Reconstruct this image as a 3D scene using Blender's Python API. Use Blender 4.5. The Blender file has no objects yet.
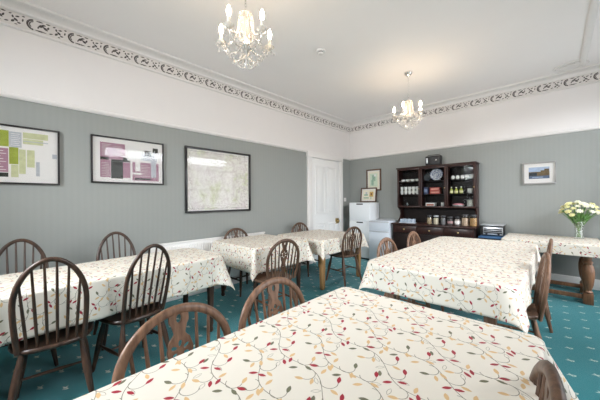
import bpy, bmesh, math, random
from mathutils import Vector, Matrix
C = bpy.context.scene
col = C.collection
PI = math.pi
random.seed(7)

# ------------------------------------------------------------------ node helper
class NT:
    def __init__(s, name):
        s.m = bpy.data.materials.new(name); s.m.use_nodes = True
        s.t = s.m.node_tree; s.t.nodes.clear()
        s.out = s.t.nodes.new('ShaderNodeOutputMaterial')
    def n(s, typ, **kw):
        nd = s.t.nodes.new(typ)
        for k, v in kw.items(): setattr(nd, k, v)
        return nd
    def put(s, sock, v):
        if v is None: return
        if isinstance(v, bpy.types.NodeSocket): s.t.links.new(v, sock)
        elif isinstance(v, (tuple, list)):
            if len(v) == 3 and sock.type == 'RGBA': v = (*v, 1)
            sock.default_value = v
        else: sock.default_value = v
    def math(s, op, a, b=None, c=None):
        nd = s.n('ShaderNodeMath', operation=op)
        s.put(nd.inputs[0], a); s.put(nd.inputs[1], b); s.put(nd.inputs[2], c)
        return nd.outputs[0]
    def vec(s, op, a, b=None, c=None):
        nd = s.n('ShaderNodeVectorMath', operation=op)
        s.put(nd.inputs[0], a); s.put(nd.inputs[1], b); s.put(nd.inputs[2], c)
        return nd.outputs['Value'] if op in ('LENGTH', 'DOT_PRODUCT', 'DISTANCE') else nd.outputs[0]
    def sep(s, v):
        nd = s.n('ShaderNodeSeparateXYZ'); s.put(nd.inputs[0], v); return nd.outputs
    def comb(s, x, y, z=0.0):
        nd = s.n('ShaderNodeCombineXYZ'); s.put(nd.inputs[0], x); s.put(nd.inputs[1], y); s.put(nd.inputs[2], z); return nd.outputs[0]
    def mix(s, f, a, b):
        nd = s.n('ShaderNodeMix', data_type='RGBA')
        s.put(nd.inputs[0], f); s.put(nd.inputs[6], a); s.put(nd.inputs[7], b); return nd.outputs[2]
    def coord(s, which='Object'):
        return s.n('ShaderNodeTexCoord').outputs[which]
    def noise(s, v, scale, detail=3, rough=.5):
        nd = s.n('ShaderNodeTexNoise'); s.put(nd.inputs['Vector'], v)
        nd.inputs['Scale'].default_value = scale; nd.inputs['Detail'].default_value = detail; nd.inputs['Roughness'].default_value = rough
        return nd.outputs['Fac']
    def ramp(s, f, stops):
        nd = s.n('ShaderNodeValToRGB'); s.put(nd.inputs[0], f)
        e = nd.color_ramp.elements
        while len(e) < len(stops): e.new(.5)
        for i, (p, c) in enumerate(stops): e[i].position = p; e[i].color = (*c, 1)
        return nd.outputs[0]
    def bump(s, h, strength=.2, dist=.01):
        nd = s.n('ShaderNodeBump'); s.put(nd.inputs['Height'], h)
        nd.inputs['Strength'].default_value = strength; nd.inputs['Distance'].default_value = dist
        return nd.outputs[0]
    def bsdf(s, color, rough=.5, metal=0, normal=None, spec=.5, coat=0, emit=None, estr=0, sheen=0, trans=0):
        b = s.n('ShaderNodeBsdfPrincipled')
        s.put(b.inputs['Base Color'], color); s.put(b.inputs['Roughness'], rough); s.put(b.inputs['Metallic'], metal)
        b.inputs['Specular IOR Level'].default_value = spec
        b.inputs['Coat Weight'].default_value = coat; b.inputs['Sheen Weight'].default_value = sheen
        b.inputs['Transmission Weight'].default_value = trans
        if normal is not None: s.put(b.inputs['Normal'], normal)
        if emit: s.put(b.inputs['Emission Color'], emit); b.inputs['Emission Strength'].default_value = estr
        return b.outputs[0]
    def done(s, sh):
        s.t.links.new(sh, s.out.inputs[0]); return s.m

def plain(name, c, rough=.5, metal=0, spec=.5, coat=0, vary=.06, scale=30):
    t = NT(name)
    nz = t.noise(t.coord(), scale, 2)
    a = tuple(max(0, x*(1-vary)) for x in c); b = tuple(min(1, x*(1+vary)) for x in c)
    return t.done(t.bsdf(t.mix(nz, a, b), rough, metal, None, spec, coat))

def wood(name, dark, light, rough=.35, coat=.15, scale=(30, 30, 3), spec=.35):
    t = NT(name)
    v = t.vec('MULTIPLY', t.coord(), scale)
    nz = t.noise(v, 1.6, 4, .6)
    c = t.ramp(nz, [(.3, dark), (.7, light)])
    return t.done(t.bsdf(c, rough+.06, spec=spec, coat=coat*.5, normal=t.bump(nz, .05, .002)))

def glass_mat(name, tint=(1, 1, 1), refl=.08, rough=.02, milk=0.0, fac=.8):
    # thin clear pane: mostly clear, mirror-like at grazing angles
    t = NT(name)
    tr = t.n('ShaderNodeBsdfTransparent'); tr.inputs[0].default_value = (*tint, 1)
    gl = t.n('ShaderNodeBsdfGlossy'); gl.inputs['Roughness'].default_value = rough
    lw = t.n('ShaderNodeLayerWeight'); lw.inputs[0].default_value = .25
    f = t.math('MULTIPLY_ADD', lw.outputs['Fresnel'], fac, refl)
    mx = t.n('ShaderNodeMixShader'); t.put(mx.inputs[0], f); t.t.links.new(tr.outputs[0], mx.inputs[1]); t.t.links.new(gl.outputs[0], mx.inputs[2])
    sh = mx.outputs[0]
    if milk:
        d = t.n('ShaderNodeBsdfDiffuse'); d.inputs[0].default_value = (.95, .93, .9, 1)
        m2 = t.n('ShaderNodeMixShader'); m2.inputs[0].default_value = milk
        t.t.links.new(sh, m2.inputs[1]); t.t.links.new(d.outputs[0], m2.inputs[2]); sh = m2.outputs[0]
    return t.done(sh)

# ---- pattern masks in 2-D (p is a vector socket in metres, the pattern repeats every w x h)
def local(t, p, c, w, h):
    q = t.vec('SUBTRACT', p, (c[0], c[1], 0))
    return t.vec('WRAP', q, (w/2, h/2, 1), (-w/2, -h/2, -1))
def leaf(t, p, c, ang, L, Wd, w, h, outline=False):
    q = local(t, p, c, w, h)
    r = t.n('ShaderNodeVectorRotate', rotation_type='Z_AXIS'); t.put(r.inputs['Vector'], q); r.inputs['Angle'].default_value = -ang
    o = t.sep(r.outputs[0])
    ay = t.math('ABSOLUTE', o[1]); ax = t.math('DIVIDE', o[0], L/2)
    e = t.math('MULTIPLY_ADD', t.math('MULTIPLY', ax, ax), Wd/2, ay)
    m = t.math('LESS_THAN', e, Wd/2)
    if outline:
        m = t.math('SUBTRACT', m, t.math('LESS_THAN', e, Wd/2-.0016))
    return m
def arc(t, p, c, rad, nrm, cut, th, w, h):
    q = local(t, p, c, w, h)
    d = t.math('ABSOLUTE', t.math('SUBTRACT', t.vec('LENGTH', q), rad))
    m = t.math('LESS_THAN', d, th)
    k = t.math('GREATER_THAN', t.vec('DOT_PRODUCT', q, (nrm[0], nrm[1], 0)), cut)
    return t.math('MULTIPLY', m, k)
def union(t, ms):
    r = ms[0]
    for m in ms[1:]: r = t.math('MAXIMUM', r, m)
    return r

def cloth_material():
    t = NT('vine_print_oilcloth')
    w, h = .36, .27
    uv = t.n('ShaderNodeUVMap').outputs[0]
    p = t.n('ShaderNodeMapping', vector_type='POINT'); t.put(p.inputs[0], uv); p.inputs['Rotation'].default_value = (0, 0, .35); p.inputs['Scale'].default_value = (1.13, 1.13, 1)
    p = p.outputs[0]
    o = t.sep(p)
    stems = []
    for y0, ph, A in ((.068, .4, .030), (.203, 2.9, .030)):
        s = t.math('MULTIPLY', t.math('SINE', t.math('MULTIPLY_ADD', o[0], 2*PI/w, ph)), A)
        yy = t.math('SUBTRACT', t.math('SUBTRACT', o[1], y0), s)
        yy = t.math('WRAP', yy, h/2, -h/2)
        stems.append(t.math('LESS_THAN', t.math('ABSOLUTE', yy), .0014))
    leaves = {0: [], 1: [], 2: [], 3: []}
    rr = random.Random(11)
    kinds = [0, 1, 2, 1, 3, 1, 0, 1, 2, 1, 0, 3, 1, 0, 1, 2, 1, 3]
    i = 0
    for si, (y0, ph, A) in enumerate(((.068, .4, .030), (.203, 2.9, .030))):
        for k in range(5):
            x = (k + .25 + .5*(si % 2))*w/5
            y = y0 + A*math.sin(2*PI*x/w + ph)
            sd = 1 if k % 2 == 0 else -1
            r = .024 + .008*rr.random()
            stems.append(arc(t, p, (x, y + sd*r), r, (.85, -.5*sd), -.006, .0013, w, h))
            ex, ey = x + r*.62, y + sd*(r*1.78)
            kk = kinds[i % len(kinds)]; i += 1
            leaves[kk].append(leaf(t, p, (ex - .012, ey + sd*.012), PI - sd*.75, .035, .0145, w, h, kk == 3))
            kk = kinds[i % len(kinds)]; i += 1
            leaves[kk].append(leaf(t, p, (x + r + .017, y + sd*r*.62), .25*sd, .034, .0135, w, h, kk == 3))
            if True:
                kk = kinds[(i*5+2) % len(kinds)]
                leaves[kk].append(leaf(t, p, (x - .030, y - sd*.020), 2.4*sd, .033, .013, w, h, kk == 3))
                kk = (1, 3, 0, 1, 2)[(k + 2*si) % 5]
                leaves[kk].append(leaf(t, p, (x + .016, y - sd*.030), -2.0*sd, .035, .0135, w, h, kk == 3))
    base = (.67, .625, .55)
    c = t.mix(union(t, stems + leaves[3]), base, (.20, .19, .15))
    c = t.mix(union(t, leaves[1]), c, (.60, .40, .20))
    c = t.mix(union(t, leaves[2]), c, (.13, .13, .08))
    c = t.mix(union(t, leaves[0]), c, (.30, .010, .028))
    weave = t.noise(uv, 9, 2)
    return t.done(t.bsdf(c, .48, spec=.4, normal=t.bump(weave, .15, .01)))

def carpet_material():
    t = NT('teal_carpet_with_sprigs')
    v = t.coord()
    w, h = .27, .245
    rot = []
    for c in ((.08, .09), (.08+w/2, .09+h/2)):
        rot.append(leaf(t, v, c, .5, .062, .010, w, h))
        rot.append(leaf(t, v, c, 2.2, .050, .010, w, h))
        rot.append(leaf(t, v, (c[0]+.022, c[1]+.002), 1.2, .03, .010, w, h))
    m = union(t, rot)
    nz = t.noise(v, 320, 2); big = t.noise(v, 2.2, 3)
    c = t.mix(nz, (.008, .135, .155), (.022, .205, .23))
    c = t.mix(t.math('MULTIPLY', big, .35), c, (.016, .17, .19))
    c = t.mix(t.math('MULTIPLY', m, t.math('MULTIPLY_ADD', nz, .8, .3)), c, (.60, .66, .56))
    return t.done(t.bsdf(c, .95, spec=.15, sheen=.2, normal=t.bump(nz, .5, .004)))

def frieze_material():
    t = NT('pierced_scroll_frieze')
    uv = t.n('ShaderNodeUVMap').outputs[0]
    w, h = .30, .13
    ms = []
    # bracket of the scroll panel, leaf rosettes, small dots
    ms.append(arc(t, uv, (.045, .065), .045, (-1, 0), .004, .0075, w, h))
    ms.append(arc(t, uv, (.045, .065), .030, (-1, .3), .012, .0045, w, h))
    for c, a, L, W in (((.09, .022), 0, .085, .011), ((.085, .112), .05, .05, .010), ((.145, .112), 0, .035, .010), ((.165, .03), .3, .03, .010),
                       ((.095, .075), .6, .045, .020), ((.125, .062), -.7, .042, .018), ((.115, .092), .1, .03, .012), ((.145, .075), 1.2, .030, .013),
                       ((.075, .055), 1.3, .028, .010), ((.205, .045), .9, .032, .016), ((.225, .062), -.8, .036, .016), ((.205, .085), 1.7, .026, .012),
                       ((.235, .095), .3, .03, .012), ((.245, .040), .1, .026, .012), ((.27, .075), 1.4, .03, .010), ((.225, .022), 0, .02, .009),
                       ((.275, .112), .2, .022, .010), ((.19, .108), .5, .022, .01)):
        ms.append(leaf(t, uv, c, a, L*1.08, W*1.2, w, h))
    nz = t.noise(uv, 60, 2)
    m = t.math('MULTIPLY', union(t, ms), t.ramp(nz, [(.28, (.5,)*3), (.42, (1,)*3)]))
    c = t.mix(m, (.70, .665, .64), (.06, .05, .047))
    return t.done(t.bsdf(c, .6, normal=t.bump(m, -.6, .008)))

def wallpaper():
    t = NT('grey_striped_wallpaper')
    o = t.sep(t.coord())
    u = t.math('ADD', o[0], o[1])
    s = t.math('SINE', t.math('MULTIPLY', u, 2*PI/.055))
    f = t.math('MULTIPLY_ADD', s, .5, .5)
    nz = t.noise(t.coord(), 8, 3)
    c = t.mix(t.math('MULTIPLY', f, .8), (.281, .294, .280), (.290, .302, .288))
    c = t.mix(t.math('MULTIPLY', nz, .12), c, (.21, .222, .21))
    return t.done(t.bsdf(c, .55, spec=.4, normal=t.bump(f, .05, .002)))

M = {}
M['cloth'] = cloth_material(); M['carpet'] = carpet_material(); M['frieze'] = frieze_material(); M['paper'] = wallpaper()
M['wallwhite'] = plain('upper_wall_white', (.76, .73, .715), .7, vary=.015, scale=5)
M['ceil'] = plain('ceiling_white', (.86, .83, .815), .8, vary=.015, scale=3)
M['trim'] = plain('trim_white_gloss', (.76, .735, .715), .35, vary=.02)
M['doorwhite'] = plain('door_white', (.78, .77, .76), .4, vary=.02)
M['cabwhite'] = plain('cabinet_white', (.74, .76, .78), .3, vary=.02)
M['grey'] = plain('light_grey_laminate', (.60, .64, .70), .3, vary=.02)
M['slot'] = plain('dark_slot', (.05, .05, .055), .5)
M['dark'] = wood('dark_brown_wood', (.020, .011, .008), (.075, .038, .023), .32, .25)
M['mid'] = wood('mid_brown_wood', (.06, .028, .014), (.20, .10, .055), .36, .2)
M['tan'] = wood('warm_brown_wood', (.085, .043, .025), (.25, .138, .085), .36, .2)
M['brown'] = wood('brown_chair_wood', (.035, .017, .010), (.13, .07, .042), .36, .2)
M['golden'] = wood('golden_oak', (.20, .11, .04), (.36, .21, .09), .35, .2)
M['oak'] = wood('turned_oak', (.13, .06, .03), (.28, .14, .075), .3, .3)
M['mahog'] = wood('dark_mahogany', (.006, .0028, .0024), (.014, .006, .0045), .42, .0, (8, 8, 30), .2)
M['mahog_edge'] = wood('red_mahogany', (.016, .006, .005), (.045, .015, .011), .34, .1, (30, 30, 3), .3)
M['black'] = plain('black_plastic', (.005, .005, .006), .5)
M['blackframe'] = plain('black_frame', (.012, .010, .011), .3)
M['brass'] = plain('brass', (.55, .40, .18), .3, 1)
M['chrome'] = plain('chrome', (.75, .74, .72), .18, 1)
M['silver'] = plain('silver_plastic', (.52, .53, .55), .3, .6)
M['pane'] = glass_mat('picture_glass', refl=.0, rough=.05, fac=.6)
M['cabpane'] = glass_mat('cabinet_glass', (.97, .98, .98), refl=.0, fac=.12)
M['jarglass'] = glass_mat('jar_glass', (.96, .98, .98), refl=.05, fac=.5)
M['vaseglass'] = glass_mat('vase_glass', (.985, .995, .99), refl=.04, fac=.30, milk=.06)
M['crystal'] = glass_mat('crystal', (1, .98, .95), refl=.22, rough=.06, milk=.28)
M['winpane'] = glass_mat('window_glass', refl=.03)
M['china'] = plain('white_china', (.80, .79, .76), .25, vary=.02)
M['paperwhite'] = plain('paper_white', (.82, .80, .78), .6, vary=.02)
M['pink'] = plain('pink_print', (.40, .22, .29), .6, vary=.2, scale=160)
M['green'] = plain('green_print', (.34, .40, .05), .6, vary=.25, scale=25)
M['palegreen'] = plain('pale_green_print', (.58, .60, .36), .6, vary=.2, scale=25)
M['palegrey'] = plain('pale_grey_print', (.48, .50, .54), .6, vary=.2, scale=60)
M['ink'] = plain('dark_photo_print', (.022, .025, .018), .6, vary=.8, scale=60)
M['bulb'] = None
t = NT('lit_candle_bulb'); M['bulb'] = t.done(t.bsdf((1, .9, .75), .3, emit=(1, .76, .50), estr=170))
t = NT('map_print'); v = t.coord()
nz = t.noise(v, 3.2, 6, .65); n2 = t.noise(v, 14, 4, .7)
c = t.ramp(nz, [(.30, (.70, .62, .65)), (.42, (.80, .77, .74)), (.54, (.78, .77, .70)), (.63, (.62, .65, .44)), (.72, (.78, .72, .72))])
road = t.math('LESS_THAN', t.math('ABSOLUTE', t.math('SUBTRACT', n2, .5)), .018)
M['map'] = t.done(t.bsdf(t.mix(road, c, (.54, .48, .46)), .6))

def new_obj(name, me, parent=None):
    o = bpy.data.objects.new(name, me); col.objects.link(o)
    if parent: o.parent = parent
    return o
def tag(o, label, cat, group=None, kind=None):
    o['label'] = label; o['category'] = cat
    if group: o['group'] = group
    if kind: o['kind'] = kind
    return o
def thing(name, label, cat, loc=(0, 0, 0), rz=0, group=None):
    o = bpy.data.objects.new(name, None); col.objects.link(o); o.empty_display_size = .1
    o.location = loc; o.rotation_euler = (0, 0, rz)
    return tag(o, label, cat, group)
def dup(root, loc, rz=0, label=None, group=None):
    def cp(o, par):
        c = o.copy(); col.objects.link(c)
        if par: c.parent = par
        for ch in kids[o.name]: cp(ch, c)
        return c
    kids = {}
    def walk(o):
        kids[o.name] = list(o.children)
        for ch in o.children: walk(ch)
    walk(root)
    r = cp(root, None); r.location = loc; r.rotation_euler = (0, 0, rz)
    if label: r['label'] = label
    if group: r['group'] = group
    return r

# ------------------------------------------------------------------ mesh helper
class MB:
    def __init__(s): s.v = []; s.f = []; s.m = []; s.uv = {}
    def add(s, vs, fs, m=0):
        b = len(s.v); s.v += [tuple(x) for x in vs]
        for f in fs: s.f.append(tuple(i+b for i in f)); s.m.append(m)
    def box(s, x0, x1, y0, y1, z0, z1, m=0):
        s.add([(x0,y0,z0),(x1,y0,z0),(x1,y1,z0),(x0,y1,z0),(x0,y0,z1),(x1,y0,z1),(x1,y1,z1),(x0,y1,z1)],
              [(0,3,2,1),(4,5,6,7),(0,1,5,4),(1,2,6,5),(2,3,7,6),(3,0,4,7)], m); return s
    def tube(s, pts, r, seg=8, m=0, flat=None):
        pts = [Vector(p) for p in pts]; n = len(pts)
        rs = r if isinstance(r, (list, tuple)) else [r]*n
        d0 = (pts[1]-pts[0]).normalized()
        a = d0.orthogonal().normalized() if flat is None else (Vector(flat) - d0*Vector(flat).dot(d0)).normalized()
        vs = []
        for i, p in enumerate(pts):
            d = (pts[min(i+1, n-1)] - pts[max(i-1, 0)]).normalized()
            a = (a - d*a.dot(d)).normalized(); b = d.cross(a)
            rr = rs[i]; ra, rb = (rr if isinstance(rr, (tuple, list)) else (rr, rr))
            for k in range(seg):
                th = 2*PI*k/seg
                vs.append(p + a*math.cos(th)*ra + b*math.sin(th)*rb)
        fs = [(i*seg+k, i*seg+(k+1) % seg, (i+1)*seg+(k+1) % seg, (i+1)*seg+k) for i in range(n-1) for k in range(seg)]
        fs.append(tuple(range(seg-1, -1, -1))); fs.append(tuple((n-1)*seg+k for k in range(seg)))
        s.add(vs, fs, m); return s
    def lathe(s, prof, seg=16, c=(0, 0, 0), m=0, axis=None):
        vs = []; n = len(prof)
        for r, z in prof:
            r = max(r, 1e-5)
            for k in range(seg):
                th = 2*PI*k/seg
                vs.append(Vector((r*math.cos(th), r*math.sin(th), z)))
        if axis is not None:
            q = Vector((0, 0, 1)).rotation_difference(Vector(axis).normalized()); vs = [q @ v for v in vs]
        vs = [v + Vector(c) for v in vs]
        fs = [(i*seg+k, i*seg+(k+1) % seg, (i+1)*seg+(k+1) % seg, (i+1)*seg+k) for i in range(n-1) for k in range(seg)]
        fs.append(tuple(range(seg-1, -1, -1))); fs.append(tuple((n-1)*seg+k for k in range(seg)))
        s.add(vs, fs, m); return s
    def ball(s, c, r, seg=10, m=0, sz=1):
        n = 6
        return s.lathe([(r*math.sin(PI*i/n), -r*sz*math.cos(PI*i/n)) for i in range(n+1)], seg, c, m)
    def prism(s, out, z0, z1, m=0):
        n = len(out)
        s.add([(x, y, z0) for x, y in out]+[(x, y, z1) for x, y in out],
              [tuple(range(n-1, -1, -1)), tuple(range(n, 2*n))]+[(i, (i+1) % n, n+(i+1) % n, n+i) for i in range(n)], m); return s
    def build(s, name, mats, parent=None, bevel=0, smooth=35, loc=None, seg=2):
        me = bpy.data.meshes.new(name)
        me.from_pydata(s.v, [], s.f)
        if not isinstance(mats, (list, tuple)): mats = [mats]
        for m in mats: me.materials.append(m)
        me.polygons.foreach_set('material_index', s.m)
        bm = bmesh.new(); bm.from_mesh(me)
        bmesh.ops.recalc_face_normals(bm, faces=bm.faces)
        if bevel:
            es = [e for e in bm.edges if len(e.link_faces) == 2 and e.calc_face_angle(0) > .6]
            bmesh.ops.bevel(bm, geom=es, offset=bevel, segments=seg, affect='EDGES', profile=.5, clamp_overlap=True)
        bm.to_mesh(me); bm.free()
        if smooth:
            me.polygons.foreach_set('use_smooth', [True]*len(me.polygons))
            me.set_sharp_from_angle(angle=math.radians(smooth))
        o = new_obj(name, me, parent)
        if loc: o.location = loc
        return o

def rrect(hx, hy, r, n=6):
    out = []
    for cx, cy, a0 in ((hx-r, hy-r, 0), (-hx+r, hy-r, PI/2), (-hx+r, -hy+r, PI), (hx-r, -hy+r, 1.5*PI)):
        for k in range(n+1):
            a = a0 + PI/2*k/n; out.append((cx+r*math.cos(a), cy+r*math.sin(a)))
    return out

def cut_plate(outer, holes, thick, name, mat, parent, xf):
    cu = bpy.data.curves.new(name, 'CURVE'); cu.dimensions = '2D'; cu.fill_mode = 'BOTH'; cu.extrude = thick/2; cu.bevel_depth = .0012
    for pl in [outer]+holes:
        sp = cu.splines.new('POLY'); sp.points.add(len(pl)-1)
        for p, q in zip(sp.points, pl): p.co = (q[0], q[1], 0, 1)
        sp.use_cyclic_u = True
    tmp = bpy.data.objects.new('tmp', cu); col.objects.link(tmp)
    dg = bpy.context.evaluated_depsgraph_get()
    me = bpy.data.meshes.new_from_object(tmp.evaluated_get(dg))
    bpy.data.objects.remove(tmp); bpy.data.curves.remove(cu)
    me.name = name; me.materials.clear(); me.materials.append(mat)
    for v in me.vertices: v.co = xf(v.co)
    return new_obj(name, me, parent)

# ------------------------------------------------------------------ room
LX, BY, RX, FY, CZ = -3.63, 5.60, 1.05, -1.45, 3.13
RAIL = 2.28
def st(mb, name, mats, label, cat='room', parent=None, **k):
    o = mb.build(name, mats, parent, **k)
    if parent is None: tag(o, label, cat, None, 'structure')
    return o
st(MB().box(LX-.15, RX+.15, FY-.15, BY+.15, -.12, 0), 'floor', M['carpet'], 'teal carpet with small pale sprig motifs', 'floor', smooth=0)
st(MB().box(LX-.15, RX+.15, FY-.15, BY+.15, CZ, CZ+.12), 'ceiling', M['ceil'], 'plain off-white plaster ceiling', 'ceiling', smooth=0)
w = MB(); w.box(LX-.15, LX, FY, BY, 0, RAIL, 0); w.box(LX-.15, LX, FY, BY, RAIL, CZ, 1)
st(w, 'wall_left', [M['paper'], M['wallwhite']], 'long wall with three framed posters, grey below and white above', 'wall', smooth=0)
w = MB(); w.box(LX-.15, RX+.15, BY, BY+.15, 0, RAIL, 0); w.box(LX-.15, RX+.15, BY, BY+.15, RAIL, CZ, 1)
st(w, 'wall_back', [M['paper'], M['wallwhite']], 'wall behind the dresser, grey below and white above', 'wall', smooth=0)
FW0, FW1 = -2.7, -1.0
w = MB()
for a, b in ((LX-.15, FW0), (FW1, RX+.15)): w.box(a, b, FY-.15, FY, 0, RAIL, 0); w.box(a, b, FY-.15, FY, RAIL, CZ, 1)
w.box(FW0, FW1, FY-.15, FY, 0, .9, 0); w.box(FW0, FW1, FY-.15, FY, 2.75, CZ, 1)
st(w, 'wall_front', [M['paper'], M['wallwhite']], 'wall at the near end of the room', 'wall', smooth=0)
WINS = [(1.45, 3.05), (3.5, 5.3)]
WZ0, WZ1 = .25, 2.75
w = MB(); ys = [FY]+[y for a in WINS for y in a]+[BY]
for i in range(0, len(ys), 2):
    w.box(RX, RX+.15, ys[i], ys[i+1], 0, RAIL, 0); w.box(RX, RX+.15, ys[i], ys[i+1], RAIL, CZ, 1)
for a, b in WINS:
    w.box(RX, RX+.15, a, b, 0, WZ0, 0); w.box(RX, RX+.15, a, b, WZ1, CZ, 1)
st(w, 'wall_right', [M['paper'], M['wallwhite']], 'wall with the tall windows', 'wall', smooth=0)
for i, (a, b) in enumerate(WINS):
    f = MB()
    f.box(RX+.03, RX+.10, a, a+.06, WZ0, WZ1); f.box(RX+.03, RX+.10, b-.06, b, WZ0, WZ1)
    f.box(RX+.03, RX+.10, a+.06, b-.06, WZ0, WZ0+.07); f.box(RX+.03, RX+.10, a+.06, b-.06, WZ1-.06, WZ1)
    f.box(RX+.04, RX+.09, a+.06, b-.06, 1.62, 1.68)
    fo = st(f, 'window_%d' % (i+1), M['trim'], ['sash window beside the middle table', 'sash window nearest the back wall'][i], 'window', bevel=.004)
    MB().box(RX-.04, RX+.10, a-.04, b+.04, WZ0-.035, WZ0-.001).build('window_sill', M['trim'], fo, bevel=.005)
    MB().box(RX+.062, RX+.066, a+.06, b-.06, WZ0+.07, WZ1-.06).build('pane', M['winpane'], fo, smooth=0)
f = MB()  # unseen end-wall window, added to let more light onto the back wall
f.box(FW0, FW0+.06, FY-.10, FY-.03, .9, 2.75); f.box(FW1-.06, FW1, FY-.10, FY-.03, .9, 2.75)
f.box(FW0+.06, FW1-.06, FY-.10, FY-.03, .9, .97); f.box(FW0+.06, FW1-.06, FY-.10, FY-.03, 2.69, 2.75); f.box(-1.88, -1.82, FY-.09, FY-.04, .97, 2.69)
fo = st(f, 'window_3', M['trim'], 'added unseen window in the end wall', 'window', bevel=.004)
MB().box(FW0+.06, FW1-.06, FY-.066, FY-.062, .97, 2.69).build('pane', M['winpane'], fo, smooth=0)
# skirting boards
def board(name, x0, x1, y0, y1, label):
    st(MB().box(x0, x1, y0, y1, 0, .15), name, M['trim'], label, 'baseboard', bevel=.006)
b = MB(); b.box(LX, LX+.02, FY, 4.0, 0, .15); b.box(LX, LX+.02, 5.22, BY, 0, .15)
st(b, 'baseboard_left', M['trim'], 'white skirting along the poster wall', 'baseboard', bevel=.006)
board('baseboard_back', LX+.02, RX-.02, BY-.02, BY, 'white skirting along the dresser wall')
board('baseboard_right', RX-.02, RX, FY, BY, 'white skirting under the windows')
board('baseboard_front', LX+.02, RX-.02, FY, FY+.02, 'white skirting at the near end')
# picture rail
def sweep_wall(prof, name, mat, label, uvs=False):
    """profile (out, z) swept round left, back, right and front walls with mitred corners"""
    vs = []; fs = []; n = len(prof)
    loops = []
    for o, z in prof:
        loops.append([(LX+o, FY+o, z), (LX+o, BY-o, z), (RX-o, BY-o, z), (RX-o, FY+o, z)])
    for l in loops: vs += l
    me = bpy.data.meshes.new(name); uvl = []
    for i in range(n-1):
        for k in range(4):
            k2 = (k+1) % 4
            fs.append((i*4+k, i*4+k2, (i+1)*4+k2, (i+1)*4+k))
            L = [0, BY-FY, BY-FY+RX-LX, 2*(BY-FY)+RX-LX, 2*(BY-FY+RX-LX)]
            uvl += [(L[k], prof[i][1]-prof[0][1]), (L[k+1], prof[i][1]-prof[0][1]), (L[k+1], prof[i+1][1]-prof[0][1]), (L[k], prof[i+1][1]-prof[0][1])]
    me.from_pydata(vs, [], fs); me.materials.append(mat)
    u = me.uv_layers.new(name='UVMap')
    for i, c in enumerate(uvl): u.data[i].uv = c
    bm = bmesh.new(); bm.from_mesh(me); bmesh.ops.recalc_face_normals(bm, faces=bm.faces); bmesh.ops.reverse_faces(bm, faces=bm.faces); bm.to_mesh(me); bm.free()
    o = new_obj(name, me); tag(o, label, 'trim', None, 'structure'); return o
sweep_wall([(0, 2.262), (.010, 2.262), (.022, 2.274), (.026, 2.285), (.018, 2.300), (.010, 2.306), (0, 2.310)], 'trim_1', M['trim'], 'slim white picture rail where grey meets white')
sweep_wall([(0, 2.915), (.018, 2.915), (.024, 2.924), (.018, 2.934), (.012, 2.94)], 'trim_2', M['trim'], 'white bead under the patterned frieze')
sweep_wall([(.012, 2.938), (.012, 3.068)], 'trim_3', M['frieze'], 'white frieze band pierced with dark scrolls')
cove = [(.012, 3.066), (.030, 3.066), (.038, 3.074)] + [(.038+.07*(1-math.cos(a)), 3.074+.036*math.sin(a)) for a in [PI/2*k/6 for k in range(1, 7)]] + [(.125, 3.112), (.135, 3.108), (.150, 3.112), (.156, 3.122), (.156, CZ)]
sweep_wall(cove, 'trim_4', M['trim'], 'white cornice moulding round the ceiling edge')
# ceiling rib near the window side with a plaster scroll at its end
r = MB(); r.tube([(.285, FY, CZ-.004), (.285, 5.22, CZ-.004)], [(.034, .020)]*2, 12, flat=(1, 0, 0))
st(r, 'trim_5', M['trim'], 'narrow white plaster rib along the ceiling', 'trim')
g = MB()
for k in range(9):
    a = PI*(.5 + k/8)
    d = Vector((math.cos(a), math.sin(a)*.55, 0)); p0 = Vector((.30, 5.27, CZ-.010)); 
    g.tube([p0+d*.05, p0+d*.12, p0+d*.20, p0+d*.25], [(.010, .008), (.022, .014), (.018, .012), (.004, .004)], 8, flat=(-d.y, d.x, 0))
g.tube([(.30+.30*math.cos(a), 5.27+.17*math.sin(a), CZ-.006) for a in [PI*(.5+k/16) for k in range(17)]], .013, 8)
g.ball((.30, 5.27, CZ-.008), .05, 12, 0, .5)
st(g, 'trim_6', M['trim'], 'plaster leaf scroll at the end of the ceiling rib', 'trim')

# door on the left wall, close to the corner
DY0, DY1, DZ = 4.12, 5.09, 2.17
d = MB()
X0 = LX+.002
d.box(X0, X0+.030, DY0, DY1, .01, DZ)
def raised(mb, y0, y1, z0, z1):
    for a in ((y0, y1, z0, z0+.03), (y0, y1, z1-.03, z1), (y0, y0+.03, z0+.03, z1-.03), (y1-.03, y1, z0+.03, z1-.03)):
        mb.box(X0+.030, X0+.041, *a)
    mb.box(X0+.030, X0+.036, y0+.06, y1-.06, z0+.06, z1-.06)
ym = (DY0+DY1)/2
for a, bb in ((DY0+.12, ym-.05), (ym+.05, DY1-.12)):
    raised(d, a, bb, .22, .80); raised(d, a, bb, 1.0, DZ-.14)
do = st(d, 'door_1', M['doorwhite'], 'white four-panel door in the far left corner', 'door', bevel=.003)
f = MB(); f.box(LX+.001, LX+.055, DY0-.12, DY0-.002, 0, DZ+.002); f.box(LX+.001, LX+.055, DY1+.002, DY1+.12, 0, DZ+.002); f.box(LX+.001, LX+.06, DY0-.13, DY1+.13, DZ+.003, DZ+.125)
f.build('door_frame', M['trim'], do, bevel=.008)
hd = MB(); hd.box(X0+.03, X0+.046, 4.93, 5.04, .76, .88); hd.lathe([(0, 0), (.012, 0), (.010, .03), (.026, .04), (.028, .055), (.016, .068), (0, .07)], 14, (X0+.046, 4.96, .82), axis=(1, 0, 0))
hd.build('door_handle', M['brass'], do, bevel=.002)
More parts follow.
